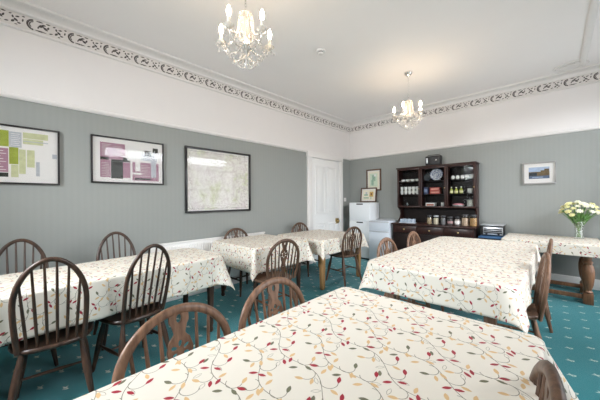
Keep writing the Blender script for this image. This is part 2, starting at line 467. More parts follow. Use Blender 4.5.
# light switch
s = thing('light_switch', 'white light switch on the grey wall beside the door', 'light switch', (LX, 5.36, 1.30))
MB().box(0, .009, -.043, .043, -.043, .043).build('switch_plate', M['trim'], s, bevel=.003)
MB().box(.009, .015, -.012, .012, -.020, .020).build('rocker', M['trim'], s, bevel=.002)

# radiator under the poster wall
rd = thing('radiator', 'white ribbed radiator on the left wall behind the tables', 'radiator', (LX+.004, 0, 0))
p = MB(); p.box(.035, .060, 1.10, 2.86, .13, .745)
for k in range(52): y = 1.125+k*.0335; p.tube([(.060, y, .16), (.060, y, .715)], (.010), 6)
p.build('panel', M['trim'], rd, bevel=.004)
MB().box(.030, .068, 1.09, 2.87, .745, .765).build('top_grille', M['trim'], rd, bevel=.004)
for y in (1.3, 2.65):
    MB().box(0, .035, y-.02, y+.02, .25, .65).build('bracket', M['trim'], rd)
vv = MB(); vv.tube([(.05, 2.93, 0), (.05, 2.93, .17), (.05, 2.86, .17)], .009, 8); vv.lathe([(0, 0), (.018, 0), (.02, .05), (.012, .06), (0, .06)], 12, (.05, 2.93, .18)); vv.build('valve', M['trim'], rd)

# ------------------------------------------------------------------ pictures
def picture(name, label, cat, W, H, fr, frmat, content, mat_w=0, group=None, depth=.024):
    """built in local x (width) / z (height), facing -y, back at y=0"""
    t = thing(name, label, cat, group=group)
    f = MB()
    f.box(-W/2, W/2, -depth, 0, H/2-fr, H/2); f.box(-W/2, W/2, -depth, 0, -H/2, -H/2+fr)
    f.box(-W/2, -W/2+fr, -depth, 0, -H/2+fr, H/2-fr); f.box(W/2-fr, W/2, -depth, 0, -H/2+fr, H/2-fr)
    f.build('frame', frmat, t, bevel=.003)
    iw, ih = W/2-fr, H/2-fr
    MB().box(-iw, iw, -.008, -.001, -ih, ih).build('mount', M['paperwhite'], t, smooth=0)
    q = MB(); mats = []
    for k, (x0, x1, z0, z1, m) in enumerate(content):
        if m not in mats: mats.append(m)
        q.box(-W/2+x0*W, -W/2+x1*W, -.0095-.0002*k, -.008, -H/2+z0*H, -H/2+z1*H, mats.index(m))
    q.build('print', mats, t, smooth=0)
    MB().box(-iw, iw, -depth+.006, -depth+.0075, -ih, ih).build('pane', M['pane'], t, smooth=0)
    return t
def hang_left(t, y, z): t.location = (LX+.001, y, z); t.rotation_euler = (0, 0, PI/2)
G, PG, PK, PW, IK, GY = M['green'], M['palegreen'], M['pink'], M['paperwhite'], M['ink'], M['palegrey']
c1 = [(.06, .96, .08, .93, PW), (.10, .26, .55, .90, G), (.10, .40, .12, .30, PK), (.28, .42, .56, .88, GY), (.28, .42, .32, .54, PG), (.44, .595, .63, .90, G), (.44, .59, .20, .60, PK),
      (.597, .69, .63, .89, GY), (.597, .665, .34, .625, G), (.61, .665, .12, .33, PG), (.70, .90, .80, .90, PG), (.70, .86, .70, .79, PG), (.67, .72, .18, .60, PG), (.73, .79, .30, .60, PG), (.44, .59, .12, .19, IK), (.70, .90, .74, .755, GY), (.80, .83, .15, .4, GY), (.935, .975, .48, .56, GY)]
for k in range(8): c1.append((.455, .575-.02*(k % 3), .235+k*.045, .244+k*.045, PW))
for k in range(7): c1.append((.61, .68-.01*(k % 2), .66+k*.032, .667+k*.032, PW))
t = picture('framed_poster', 'black-framed poster with green and pink panels, nearest the left edge', 'framed poster', .86, .545, .016, M['blackframe'], c1, group='framed posters on the long wall')
hang_left(t, -.15, 1.74)
c2 = [(.11, .43, .52, .87, PK), (.11, .24, .13, .50, PK), (.245, .40, .11, .52, IK), (.40, .50, .48, .58, IK), (.11, .22, .50, .56, IK), (.40, .50, .13, .47, PK), (.53, .92, .08, .50, PK), (.56, .80, .10, .14, IK), (.53, .66, .22, .26, PW),
      (.66, .90, .55, .70, GY), (.70, .80, .66, .78, IK), (.83, .91, .74, .86, IK), (.57, .64, .30, .70, PW), (.80, .88, .16, .60, GY), (.46, .52, .52, .86, PW)]
for k in range(9): c2.append((.13, .13+.08+.02*(k % 3), .60+k*.028, .606+k*.028, PW))
for k in range(8): c2.append((.27, .27+.12-.02*(k % 2), .60+k*.028, .606+k*.028, PW))
for k in range(9): c2.append((.125, .225, .16+k*.034, .166+k*.034, PW))
for k in range(8): c2.append((.56, .78-.03*(k % 3), .18+k*.036, .186+k*.036, PW))
t = picture('framed_poster', 'black-framed poster with pink text panels and a dark photo, middle of the three', 'framed poster', .74, .525, .016, M['blackframe'], c2, group='framed posters on the long wall')
hang_left(t, .90, 1.768)
c3 = [(.035, .965, .04, .96, M['map']), (.05, .95, .06, .062, IK), (.05, .95, .938, .94, IK)]
t = picture('framed_map', 'large black-framed pale map, furthest right on the long wall', 'framed map', 1.065, .915, .026, M['blackframe'], c3, depth=.034)
hang_left(t, 2.075, 1.592)
# back-wall pictures
br = wood('brown_picture_frame', (.06, .03, .018), (.15, .08, .045), .4)
lg = plain('botanical_green', (.30, .46, .34), .6, vary=.3); yl = plain('petal_yellow', (.62, .42, .12), .6, vary=.2); rl = plain('centre_brown', (.20, .08, .03), .6)
cream = plain('cream_paper', (.80, .76, .62), .6, vary=.03)
cc = [(.12, .88, .10, .90, cream), (.24, .76, .20, .80, plain('pale_print_green', (.62, .72, .58), .6)), (.40, .62, .45, .74, lg), (.34, .5, .25, .5, lg), (.52, .66, .66, .76, PW)]
t = picture('framed_picture', 'brown-framed green print hung on the wall above the filing cabinet', 'framed picture',   .365, .49, .03, br, cc)
t.location = (-2.995, BY-.001, 1.745)
cc = [(.12, .88, .14, .86, cream), (.20, .52, .26, .34, lg), (.22, .46, .45, .55, lg), (.30, .42, .55, .70, GY), (.56, .80, .38, .72, yl), (.63, .73, .48, .62, rl), (.64, .68, .2, .4, lg)]
t = picture('framed_picture', 'small brown-framed sunflower print standing on the filing cabinet', 'framed picture',   .40, .335, .025, br, cc)
t.location = (-3.10, BY-.052, 1.402); t.rotation_euler = (-.13, 0, 0)
sv = plain('pewter_frame', (.30, .29, .28), .35, .5)
sky = plain('print_sky', (.42, .52, .68), .6, vary=.25, scale=20); hill = plain('print_hills', (.16, .11, .05), .6, vary=.6, scale=25); wat = plain('print_water', (.10, .14, .22), .6, vary=.5, scale=40)
dk = plain('print_dark_hill', (.03, .04, .05), .6, vary=.4)
cc = [(.18, .82, .24, .78, PW), (.19, .81, .25, .77, sky), (.19, .81, .36, .56, hill), (.19, .44, .36, .52, dk), (.19, .81, .25, .38, wat), (.55, .80, .52, .62, hill), (.66, .80, .60, .68, hill), (.30, .62, .30, .33, sky)]
t = picture('framed_picture', 'grey-framed landscape photo of hills and water above the flower table', 'framed picture', .39, .345, .02, sv, cc)
t.location = (-.175, BY-.001, 1.69)

# ------------------------------------------------------------------ tables and cloths
def tablecloth(label, cx, cy, hx, hy, d, r, rz=0, z=.755, seed=0, uvo=(0, 0), group='vine-print tablecloths', fold=.32, flare=.03, clip=.12):
    rnd = random.Random(seed); b = .014
    hx += .006; hy += .006
    def axis(h):
        inner = h-r; pts = []
        n = max(2, int(2*inner/.06))
        pts += [-inner+2*inner*i/n for i in range(n+1)]
        tot = r+d; k = 22
        o = [tot*(i/k) for i in range(1, k+1)]
        o += [r+b*PI/2*q for q in (0, .25, .5, .75, 1.0)]
        o = sorted(set(round(x, 5) for x in o if x > 1e-4))
        return [-inner-x for x in reversed(o)] + pts + [inner+x for x in o]
    A, B = axis(hx), axis(hy)
    ph = [rnd.random()*6.28 for _ in range(6)]
    V = []; UV = []
    for a in A:
        for c in B:
            ox = max(abs(a)-(hx-r), 0); oy = max(abs(c)-(hy-r), 0)
            sx = 1 if a >= 0 else -1; sy = 1 if c >= 0 else -1
            rho = math.hypot(ox, oy)
            x, y, zz = a, c, 0
            if rho > r:
                s = rho-r; cf, sf = ox/rho, oy/rho
                if s < b*PI/2: hor = r+b*math.sin(s/b)-0; zz = -b*(1-math.cos(s/b)); hang = 0
                else: hang = s-b*PI/2; hor = r+b; zz = -b-hang
                s2 = abs(2*cf*sf); hang *= 1-clip*s2*s2
                arcl = (a if oy > ox else c)
                wv = .050*math.sin(arcl*9+ph[0 if oy > ox else 1]+(1.7 if sx*sy > 0 else 0)) + .030*math.sin(arcl*21+ph[2])
                o = hang*(flare + fold*s2**1.6 + wv*(1-s2))
                o = max(o, .002*min(1, hang/.05))
                zz = -b - math.sqrt(max(hang*hang-o*o, 0)) if hang > 0 else zz
                ds = sx*sy
                x = sx*((hx-r)+cf*(hor+o)) if ox > 0 else a
                y = sy*((hy-r)+sf*(hor+o)) if oy > 0 else c
            V.append((x, y, zz)); UV.append((a+uvo[0], c+uvo[1]))
    nb = len(B); fs = [(i*nb+j, (i+1)*nb+j, (i+1)*nb+j+1, i*nb+j+1) for i in range(len(A)-1) for j in range(nb-1)]
    me = bpy.data.meshes.new('tablecloth'); me.from_pydata(V, [], fs); me.materials.append(M['cloth'])
    u = me.uv_layers.new(name='UVMap')
    for l in me.loops: u.data[l.index].uv = UV[l.vertex_index]
    me.polygons.foreach_set('use_smooth', [True]*len(me.polygons))
    o = new_obj('tablecloth', me); o.location = (cx, cy, z); o.rotation_euler = (0, 0, rz)
    md = o.modifiers.new('thickness', 'SOLIDIFY'); md.thickness = .0016; md.offset = 1
    tag(o, label, 'tablecloth', group); return o

def table(label, cx, cy, hx, hy, r, leg, wood_, rz=0, inset=.10, z=.75):
    t = thing('dining_table', label, 'table', (cx, cy, 0), rz, 'dining tables under vine-print cloths')
    MB().prism(rrect(hx-.003, hy-.003, max(r, .012)), z-.028, z).build('tabletop', wood_, t, bevel=.003)
    a = MB(); x, y = hx-inset, hy-inset
    a.box(-x, x, -y-.011, -y+.011, z-.12, z-.028); a.box(-x, x, y-.011, y+.011, z-.12, z-.028)
    a.box(-x-.011, -x+.011, -y+.011, y-.011, z-.12, z-.028); a.box(x-.011, x+.011, -y+.011, y-.011, z-.12, z-.028)
    a.build('apron', wood_, t)
    for sx in (-1, 1):
        for sy in (-1, 1):
            m = MB()
            if leg == 'square':
                m.tube([(sx*x, sy*y, 0), (sx*x, sy*y, .03), (sx*x, sy*y, .06), (sx*x, sy*y, .62)], [.030, .040, .040, .052], 4, flat=(1, 1, 0))
                m.box(sx*x-.036, sx*x+.036, sy*y-.036, sy*y+.036, .6, z-.028)
                m.build('leg', wood_, t, bevel=.004)
            else:
                m.lathe([(.018, 0), (.026, .02), (.020, .05), (.026, .08), (.030, .3), (.036, .46), (.028, .50), (.036, .53), (.036, .55)], 16, (sx*x, sy*y, 0))
                m.box(sx*x-.034, sx*x+.034, sy*y-.034, sy*y+.034, .55, z-.028)
                m.build('leg', wood_, t)
    return t

# name: cx, cy, hx, hy, overhang, corner radius
table('dark table under the long cloth by the left wall', -2.66, .20, .35, 1.19, .12, 'turned', M['dark'], .07, .10)
tablecloth('vine-print cloth on the long table beneath the two posters by the left wall', -2.66, .20, .35, 1.19, .275, .13, .07, seed=1, uvo=(.1, .2))
table('dark-legged small table in front of the radiator', -2.92, 2.27, .45, .44, .03, 'turned', M['dark'], 0, .08)
tablecloth('vine-print cloth on the square table in front of the radiator', -2.92, 2.27, .45, .44, .29, .03, 0, seed=2, uvo=(.3, .1))
table('golden oak square-legged table between the radiator and the door', -2.85, 3.49, .49, .52, .03, 'square', M['golden'], -.04, .06, z=.72)
tablecloth('vine-print cloth on the golden-legged table near the door', -2.85, 3.49, .49, .52, .22, .03, -.04, z=.725, seed=3, uvo=(.7, .4))
table('long oak table in the middle, parallel to the nearest table', -.68, 3.17, .515, 1.10, .13, 'square', M['tan'], .0, .16)
tablecloth('vine-print cloth on the long middle table before the dresser', -.68, 3.17, .515, 1.10, .215, .12, .0, seed=4, uvo=(.2, .55), clip=.24)
table('oak table in the foreground, nearest the camera', -.50, .42, .45, .975, .03, 'square', M['tan'], 0, .14)
tablecloth('vine-print cloth on the foreground table filling the lower right', -.50, .42, .45, .975, .29, .03, 0, seed=5, uvo=(.05, .0), fold=.50, clip=0)

# refectory table with the flowers
RT = thing('refectory_table', 'oak table with bulbous turned legs against the back wall under the flowers', 'table', (-.06, 5.07, 0))
hx, hy = .47, .40
MB().prism(rrect(hx, hy, .012), .705, .733).build('tabletop', M['oak'], RT, bevel=.003)
a = MB(); a.box(-.34, .34, -.29, -.265, .62, .705); a.box(-.34, .34, .265, .29, .62, .705); a.box(-.365, -.34, -.29, .29, .62, .705); a.box(.34, .365, -.29, .29, .62, .705)
a.build('apron', M['oak'], RT)
for sx in (-1, 1):
    for sy in (-1, 1):
        m = MB(); c = (sx*.35, sy*.27, 0)
        m.box(c[0]-.045, c[0]+.045, c[1]-.045, c[1]+.045, 0, .13)
        m.lathe([(.036, .13), (.046, .145), (.030, .165), (.034, .18), (.050, .24), (.058, .32), (.060, .40), (.050, .46), (.034, .485), (.046, .50), (.046, .515), (.032, .53), (.040, .56), (.042, .60)], 20, c)
        m.box(c[0]-.044, c[0]+.044, c[1]-.044, c[1]+.044, .60, .705)
        m.build('leg', M['oak'], RT, bevel=.003)
for y in (-.27, .27): MB().box(-.305, .305, y-.02, y+.02, .055, .105).build('stretcher', M['oak'], RT, bevel=.003)
for x in (-.35, .35): MB().box(x-.02, x+.02, -.225, .225, .055, .105).build('stretcher', M['oak'], RT, bevel=.003)
tablecloth('vine-print cloth with short overhang on the table under the flower vase', -.06, 5.07, .47, .40, .15, .02, 0, z=.738, seed=6, uvo=(.0, .3))

# ------------------------------------------------------------------ chairs
def chair(kind, label, wd, group):
    t = thing('wheelback_chair' if kind == 'wheel' else 'stickback_chair', label, 'chair', group=group)
    # saddle seat
    n = 28; rings = []
    prof = [(.84, .408), (.95, .412), (1.0, .424), (1.0, .434), (.965, .442), (.86, .438), (.6, .430), (.3, .428)]
    s = MB(); vs = []; fs = []
    for k, z in prof:
        for i in range(n):
            a = 2*PI*i/n; ca, sa = math.cos(a), math.sin(a); e = 2/2.9
            x = .208*math.copysign(abs(ca)**e, ca); y = .200*math.copysign(abs(sa)**e, sa)
            x *= 1 + .09*(y/.2)
            vs.append((x*k, y*k, z))
    for j in range(len(prof)-1):
        for i in range(n): fs.append((j*n+i, j*n+(i+1) % n, (j+1)*n+(i+1) % n, (j+1)*n+i))
    fs.append(tuple(range(n-1, -1, -1))); fs.append(tuple((len(prof)-1)*n+i for i in range(n)))
    s.add(vs, fs); s.build('seat', wd, t, smooth=50)
    if kind == 'wheel': base, wmax, zs, top, lean = .172, .210, .67, .885, .066
    else: base, wmax, zs, top, lean = .148, .162, .70, .985, .115
    yb = lambda z: -.165 - lean*(z-.43)/.5
    pts = []
    for i in range(7):
        z = .425+(zs-.425)*i/6; k = i/6; pts.append((base+(wmax-base)*(1-(1-k)**2), z))
    e = 2.0 if kind == 'wheel' else 1.9
    arcp = []
    for i in range(1, 24):
        a = PI*i/24; ca, sa = math.cos(a), math.sin(a)
        arcp.append((wmax*math.copysign(abs(ca)**(2/e), ca), zs+(top-.014-zs)*abs(sa)**(2/e)))
    path = pts + arcp + [(-x, z) for x, z in reversed(pts)]
    P = [(x, yb(z), z) for x, z in path]
    MB().tube(P, [(.0185, .0135) if kind == 'wheel' else (.0145, .012)]*len(P), 10, flat=(1, 0, 0)).build('hoop', wd, t, smooth=60)
    def hoop_z(x):
        k = min(1, abs(x)/wmax); return zs+(top-.014-zs)*(1-k**e)**(1/e)
    xs = [(.055, .072), (.095, .124), (.136, .170)] if kind == 'wheel' else [(.022, .027), (.066, .080), (.110, .132)]
    for x0, x1 in xs:
        for sg in (-1, 1):
            z1 = hoop_z(x1)-.004
            q = [(sg*(x0+(x1-x0)*k), yb(.43+(z1-.43)*k), .43+(z1-.43)*k) for k in (0, .25, .5, .75, 1)]
            MB().tube(q, [.0065, .0082, .0085, .0072, .006], 8).build('spindle', wd, t, smooth=60)
    if kind == 'wheel':
        H = top-.018-.43
        half = [(0, .030), (.12, .034), (.24, .020), (.36, .030), (.46, .022), (.56, .038), (.66, .049), (.74, .040), (.80, .020), (.86, .026), (.91, .037), (.96, .037), (1.0, .032)]
        def sm(s_):
            for (a0, w0), (a1, w1) in zip(half, half[1:]):
                if a0 <= s_ <= a1:
                    k = (s_-a0)/(a1-a0); k = k*k*(3-2*k); return w0+(w1-w0)*k
        N = 40
        outer = [(sm(i/N), H*i/N) for i in range(N+1)] + [(-sm(i/N), H*i/N) for i in range(N, -1, -1)]
        holes = []
        cz = H*.655
        for k in range(6):
            a = PI/6+k*PI/3; cx_, cy_ = .027*math.cos(a), .027*math.sin(a)
            hole = []
            for j in range(10):
                b_ = 2*PI*j/10; lx, ly = .0145*math.cos(b_), .0095*math.sin(b_)
                hole.append((cx_+lx*math.cos(a)-ly*math.sin(a), cz+cy_+lx*math.sin(a)+ly*math.cos(a)))
            holes.append(hole)
        holes.append([(.012*math.cos(2*PI*j/12), H*.93+.018*math.sin(2*PI*j/12)) for j in range(12)])
        holes.append([(.010*math.cos(2*PI*j/10), H*.345+.020*math.sin(2*PI*j/10)) for j in range(10)])
        cut_plate(outer, holes, .009, 'splat', wd, t, lambda c: Vector((c.x, yb(.43+c.y)+c.z, .43+c.y)))
    feet = {}
    for sx in (-1, 1):
        for sy in (-1, 1):
            a = Vector((sx*.135, sy*.125 - .005, .415)); b_ = Vector((sx*.195, (.185 if sy > 0 else -.215), 0))
            ks = [0, .12, .3, .42, .6, .8, 1]; rs = [.012, .015, .0205, .022, .019, .0155, .012]
            MB().tube([a+(b_-a)*k for k in ks], rs, 12).build('leg', wd, t, smooth=60)
            feet[sx, sy] = lambda z, a=a, b_=b_: a+(b_-a)*((.415-z)/.415)
    mids = []
    for sx in (-1, 1):
        p0, p1 = feet[sx, -1](.20), feet[sx, 1](.20); mids.append((p0+p1)/2)
        MB().tube([p0+(p1-p0)*k for k in (0, .25, .5, .75, 1)], [.007, .010, .013, .010, .007], 8).build('stretcher', wd, t, smooth=60)
    p0, p1 = mids
    MB().tube([p0+(p1-p0)*k for k in (0, .25, .5, .75, 1)], [.007, .010, .012, .010, .007], 8).build('stretcher', wd, t, smooth=60)
    return t
R = math.radians
WHG, STG = 'wheel-back chairs round the tables', 'stick-back chairs at the long left table'
wd_ = chair('wheel', '', M['brown'], WHG); wl_ = chair('wheel', '', M['tan'], WHG); wm_ = chair('wheel', '', M['brown'], WHG); sk_ = chair('stick', '', M['dark'], STG)
used = set()
def put(proto, x, y, rz, label):
    if proto.name not in used:
        used.add(proto.name); proto.location = (x, y, 0); proto.rotation_euler = (0, 0, R(rz)); proto['label'] = label; return proto
    return dup(proto, (x, y, 0), R(rz), label)
put(sk_, -2.385, .15, 84, 'dark stick-back chair nearest the left edge, back towards the camera')
put(sk_, -2.43, .61, 104, 'dark stick-back chair, turned slightly, second along the near side of the left table')
put(sk_, -3.06, .00, -90, 'dark stick-back chair against the wall under the leftmost poster')
put(sk_, -3.05, .69, -90, 'dark stick-back chair against the wall under the middle poster')
put(wd_, -3.26, 2.24, -90, 'brown wheel-back chair between the square table and the radiator')
put(wd_, -2.30, 1.96, 86, 'brown wheel-back chair at the near side of the square table')
put(wd_, -3.20, 3.56, -92, 'brown wheel-back chair at the wall side of the golden-legged table')
put(wd_, -2.46, 3.57, 82, 'brown wheel-back chair whose seat shows beside the golden-legged table')
put(wl_, -1.10, 2.72, -92, 'brown wheel-back chair at the left of the middle table, nearer of the two')
put(wl_, -1.10, 3.48, -90, 'brown wheel-back chair at the left of the middle table, nearer the dresser')
put(wl_, -.265, 2.72, 97, 'brown wheel-back chair seen edge-on at the right of the middle table, nearer one')
put(wl_, -.25, 3.72, 92, 'brown wheel-back chair seen edge-on at the right of the middle table, further one')
put(wl_, -.86, .43, -90, 'large brown wheel-back chair at the left edge of the foreground table, nearest the camera')
put(wl_, -.86, .92, -90, 'brown wheel-back chair at the left of the foreground table, near its far end')
put(wm_, -.225, .84, 98, 'brown wheel-back chair at the right of the foreground table, bottom right corner')

# ------------------------------------------------------------------ white cabinets in the corner
def drawers_unit(name, label, cat, x0, x1, y0, y1, top, lines, mat, handle):
    t = thing(name, label, cat, ((x0+x1)/2, (y0+y1)/2, 0))
    hx, hy = (x1-x0)/2, (y1-y0)/2
    MB().box(-hx, hx, -hy+.02, hy, .03, top).build('body', mat, t, bevel=.004)
    MB().box(-hx+.01, hx-.01, -hy+.04, hy-.01, 0, .03).build('plinth', M['slot'], t)
    zs = lines
    for a, b in zip(zs, zs[1:]):
        d = MB().box(-hx+.004, hx-.004, -hy, -hy+.019, a+.004, b-.004).build('drawer', mat, t, bevel=.003)
        if handle == 'cup': MB().box(-.07, .09, -hy-.004, -hy-.0005, b-.045, b-.018).build('handle', M['slot'], d, bevel=.003)
        else: MB().box(-hx+.004, hx-.004, -hy-.006, -hy-.0005, b-.030, b-.012).build('handle', M['silver'], d, bevel=.002)
    return t
drawers_unit('filing_cabinet', 'tall white filing cabinet with dark cup handles in the corner', 'filing cabinet', -3.37, -2.855, 5.15, 5.575, 1.23, [.03, .43, .83, 1.23], M['cabwhite'], 'cup')
drawers_unit('low_cabinet', 'low pale grey two-drawer cabinet between filing cabinet and dresser', 'cabinet', -2.83, -2.385, 5.06, 5.575, .86, [.03, .66, .86], M['grey'], 'bar')
# tray of oddments on the low cabinet
p = thing('serving_tray', 'shallow grey tray on top of the low pale cabinet', 'tray', (-2.60, 5.33, .861))
MB().prism(rrect(.16, .11, .03), 0, .006).build('tray_base', M['silver'], p)
rim = MB(); q = [(x, y, .018) for x, y in rrect(.16, .11, .03)]; rim.tube(q+[q[0]], .006, 6); rim.build('rim', M['silver'], p)

# ------------------------------------------------------------------ dresser
DX0, DX1 = -2.36, -.93
D = thing('dresser', 'dark mahogany dresser with glazed upper cupboard on the back wall', 'dresser', ((DX0+DX1)/2, BY, 0))
hw = (DX1-DX0)/2
MB().box(-hw+.015, hw-.015, -.46, -.012, .06, .80).build('body', M['mahog'], D, bevel=.003)
MB().box(-hw+.03, hw-.03, -.43, -.03, 0, .06).build('plinth', M['mahog'], D)
MB().box(-hw, hw, -.50, -.011, .80, .83).build('counter', M['mahog_edge'], D, bevel=.006)
W3 = (2*hw-.05)/3
for k in range(3):
    x0 = -hw+.025+k*W3
    d = MB().box(x0+.006, x0+W3-.006, -.482, -.461, .655, .790).build('drawer', M['mahog_edge'], D, bevel=.005)
    MB().lathe([(.0, 0), (.006, 0), (.006, .010), (.014, .016), (.014, .022), (0, .027)], 12, (x0+W3/2, -.482, .722), axis=(0, -1, 0)).build('knob', M['brass'], d)
    d = MB().box(x0+.006, x0+W3-.006, -.482, -.461, .075, .640).build('door', M['mahog'], D, bevel=.005)
    MB().lathe([(.0, 0), (.006, 0), (.006, .010), (.014, .016), (.014, .022), (0, .027)], 12, (x0+W3-.04, -.482, .40), axis=(0, -1, 0)).build('knob', M['brass'], d)
# upper cupboard: local x from -.655 to .665
ux0, ux1 = -2.32-(DX0+DX1)/2, -.965-(DX0+DX1)/2
uy = -.30
u = MB()
u.box(ux0, ux0+.02, uy+.02, -.012, 1.135, 1.90); u.box(ux1-.02, ux1, uy+.02, -.012, 1.135, 1.90)
u.box(ux0, ux1, uy+.02, -.012, 1.135, 1.155); u.box(ux0, ux1, uy+.02, -.012, 1.885, 1.905)
UW = (ux1-ux0)/3
for k in (1, 2): u.box(ux0+UW*k-.010, ux0+UW*k+.010, uy+.02, -.02, 1.155, 1.885)
u.build('cupboard_case', M['mahog_edge'], D, bevel=.002)
MB().box(ux0+.02, ux1-.02, -.02, -.012, .83, 1.885).build('back_panel', M['mahog'], D, smooth=0)
MB().box(ux0-.015, ux1+.015, uy-.012, -.011, 1.905, 1.93).build('top_moulding', M['mahog_edge'], D, bevel=.007)
SH = [1.395, 1.65]
for z in SH:
    MB().box(ux0+.02, ux1-.02, uy+.05, -.021, z-.012, z).build('shelf', M['mahog'], D)
for sx in (0, 1):
    xx = ux0 if sx == 0 else ux1-.024
    prof = [(-.012, .83), (-.27, .83), (-.265, .87), (-.19, .93), (-.16, 1.0), (-.17, 1.06), (-.24, 1.11), (-.275, 1.134), (-.012, 1.134)]
    m = MB(); n = len(prof); m.add([(xx, y, z) for y, z in prof]+[(xx+.024, y, z) for y, z in prof], [tuple(range(n)), tuple(range(2*n-1, n-1, -1))]+[(i, i+n, (i+1) % n+n, (i+1) % n) for i in range(n)])
    m.build('side_bracket', M['mahog_edge'], D, smooth=30)
for k in range(3):
    x0, x1 = ux0+UW*k+.003, ux0+UW*(k+1)-.003
    f = MB(); fw = .030
    f.box(x0, x1, uy, uy+.018, 1.138, 1.138+fw); f.box(x0, x1, uy, uy+.018, 1.902-fw, 1.902)
    f.box(x0, x0+fw, uy, uy+.018, 1.138+fw, 1.902-fw); f.box(x1-fw, x1, uy, uy+.018, 1.138+fw, 1.902-fw)
    f = f.build('glazed_door', M['mahog_edge'], D, bevel=.002)
    MB().box(x0+fw, x1-fw, uy+.007, uy+.010, 1.138+fw, 1.902-fw).build('pane', M['cabpane'], f, smooth=0)
    MB().lathe([(.0, 0), (.005, 0), (.005, .008), (.010, .012), (.010, .018), (0, .021)], 10, (x1-.018, uy, 1.5), axis=(0, -1, 0)).build('knob', M['brass'], f)

dcx = (DX0+DX1)/2
cols = [DX0+.04+(ux0-(-hw)) , 0, 0]
def sx(k, u): return dcx+ux0+UW*k+.03+u*(UW-.06)      # world x in cupboard bay k
yS = BY-.15
def cup(name, label, cat, group, r, h, hd=True, mat=None):
    t = thing(name, label, cat, group=group); mat = mat or M['china']
    MB().lathe([(r*.55, 0), (r*.6, .004), (r*.9, h*.35), (r, h), (r*.93, h), (r*.83, h*.4), (r*.5, .008), (0, .008)], 14).build('bowl', mat, t)
    if hd: MB().tube([(r*.88, 0, h*.3), (r*1.25, 0, h*.3), (r*1.5, 0, h*.55), (r*1.3, 0, h*.85), (r*.95, 0, h*.85)], .004, 6).build('handle', mat, t)
    return t
pr = cup('teacup', 'white teacup on the top shelf behind the left glazed door', 'cup', 'white teacups on the top shelf', .036, .045)
pr.location = (sx(0, .14), yS-.05, SH[1]+.0005); pr.rotation_euler.z = .4
for i in range(1, 4): dup(pr, (sx(0, .14+.24*i), yS-.05, SH[1]+.0005), .3*i, None)
pr = cup('mug', 'white mug in the rows on the middle shelf behind the left glazed door', 'mug', 'white mugs on the middle shelf', .031, .075)
k = 0
for row in range(2):
    for i in range(5):
        loc = (sx(0, .09+.195*i), yS-.06, SH[0]+.0005+row*.0765)
        if k == 0: pr.location = loc; pr.rotation_euler.z = -.9
        else: dup(pr, loc, -.9+.25*i)
        k += 1
gmat = M['jarglass']
t = MB().lathe([(.026, 0), (.028, .09), (.0265, .09), (.024, .006), (0, .006)], 14).build('drinking_glass', gmat); t.location = (sx(0, .34), yS-.05, 1.1555)
tag(t, 'clear drinking glass on the bottom shelf of the left glazed cupboard', 'glass')
# middle bay
blue = NT('blue_willow_china'); o_ = blue.coord(); nz = blue.noise(o_, 40, 4)
rad = blue.vec('LENGTH', o_); ring = blue.math('GREATER_THAN', blue.math('SINE', blue.math('MULTIPLY', rad, 190)), .2)
M['willow'] = blue.done(blue.bsdf(blue.mix(blue.math('MULTIPLY', blue.math('GREATER_THAN', nz, .47), blue.math('MULTIPLY_ADD', ring, .6, .3)), (.72, .73, .76), (.10, .14, .30)), .25))
def plate(label, mat, x, y, z, r, tilt):
    m = MB().lathe([(0, .004), (r*.6, .004), (r*.68, .010), (r, .022), (r, .026), (r*.66, .014), (r*.6, .009), (0, .009)], 28)
    o = m.build('plate', mat); o.location = (x, y, z+r*math.cos(tilt)); o.rotation_euler = (PI/2-tilt, 0, 0)
    return tag(o, label, 'plate')
plate('blue and white patterned plate propped upright behind the middle glazed door', M['willow'], sx(1, .55), yS+.03, SH[1]+.001, .112, .16)
plate('small dark plate leaning at the left of the patterned plate', plain('dark_slate_glaze', (.05, .06, .07), .3), sx(1, .13), yS+.05, SH[1]+.001, .075, .2)
o = MB().lathe([(0, 0), (.05, 0), (.058, .012), (.05, .012), (0, .006)], 20).build('saucer', M['willow']); o.location = (sx(1, .66), yS-.07, SH[1]+.001); tag(o, 'small saucer lying in front of the patterned plate', 'saucer')
def carton(label, cat, name, mat, x0, x1, z, h, dep=.12, band=None, y=None):
    y = yS if y is None else y
    t = thing(name, label, cat, ((x0+x1)/2, y, z+.0005)); hx = (x1-x0)/2
    MB().box(-hx, hx, -dep/2, dep/2, 0, h).build('carton', mat, t, bevel=.002)
    if band: MB().box(-hx*.8, hx*.8, -dep/2-.0012, -dep/2-.0002, h*.25, h*.7).build('printed_band', band, t, smooth=0)
    return t
carton('dark blue box standing on the middle shelf of the middle cupboard', 'box', 'box', plain('navy_card', (.04, .05, .11), .5), sx(1, .02), sx(1, .20), SH[0], .135, band=plain('steel_blue_print', (.16, .20, .30), .5))
redc = plain('red_card', (.42, .07, .05), .5); pkc = plain('coral_card', (.72, .30, .24), .5)
carton('red and coral box, lower of the two stacked in the middle cupboard', 'box', 'box', redc, sx(1, .29), sx(1, .76), SH[0], .062, band=pkc)
carton('red and coral box, upper of the two stacked in the middle cupboard', 'box', 'box', redc, sx(1, .30), sx(1, .74), SH[0]+.063, .058, band=pkc)
o = MB().lathe([(.014, 0), (.016, .06), (.008, .075), (.008, .09), (0, .09)], 12).build('small_bottle', M['black']); o.location = (sx(1, .92), yS-.05, SH[0]+.0005); tag(o, 'small dark bottle right of the red boxes', 'bottle')
carton('white box with a red band on the bottom shelf of the middle cupboard', 'box', 'box', M['paperwhite'], sx(1, .10), sx(1, .52), 1.155, .07, band=plain('red_print', (.40, .10, .06), .5))
o = cup('mug', 'cream mug beside the white and red box', 'mug', None, .030, .078); o.location = (sx(1, .86), yS-.05, 1.1555)
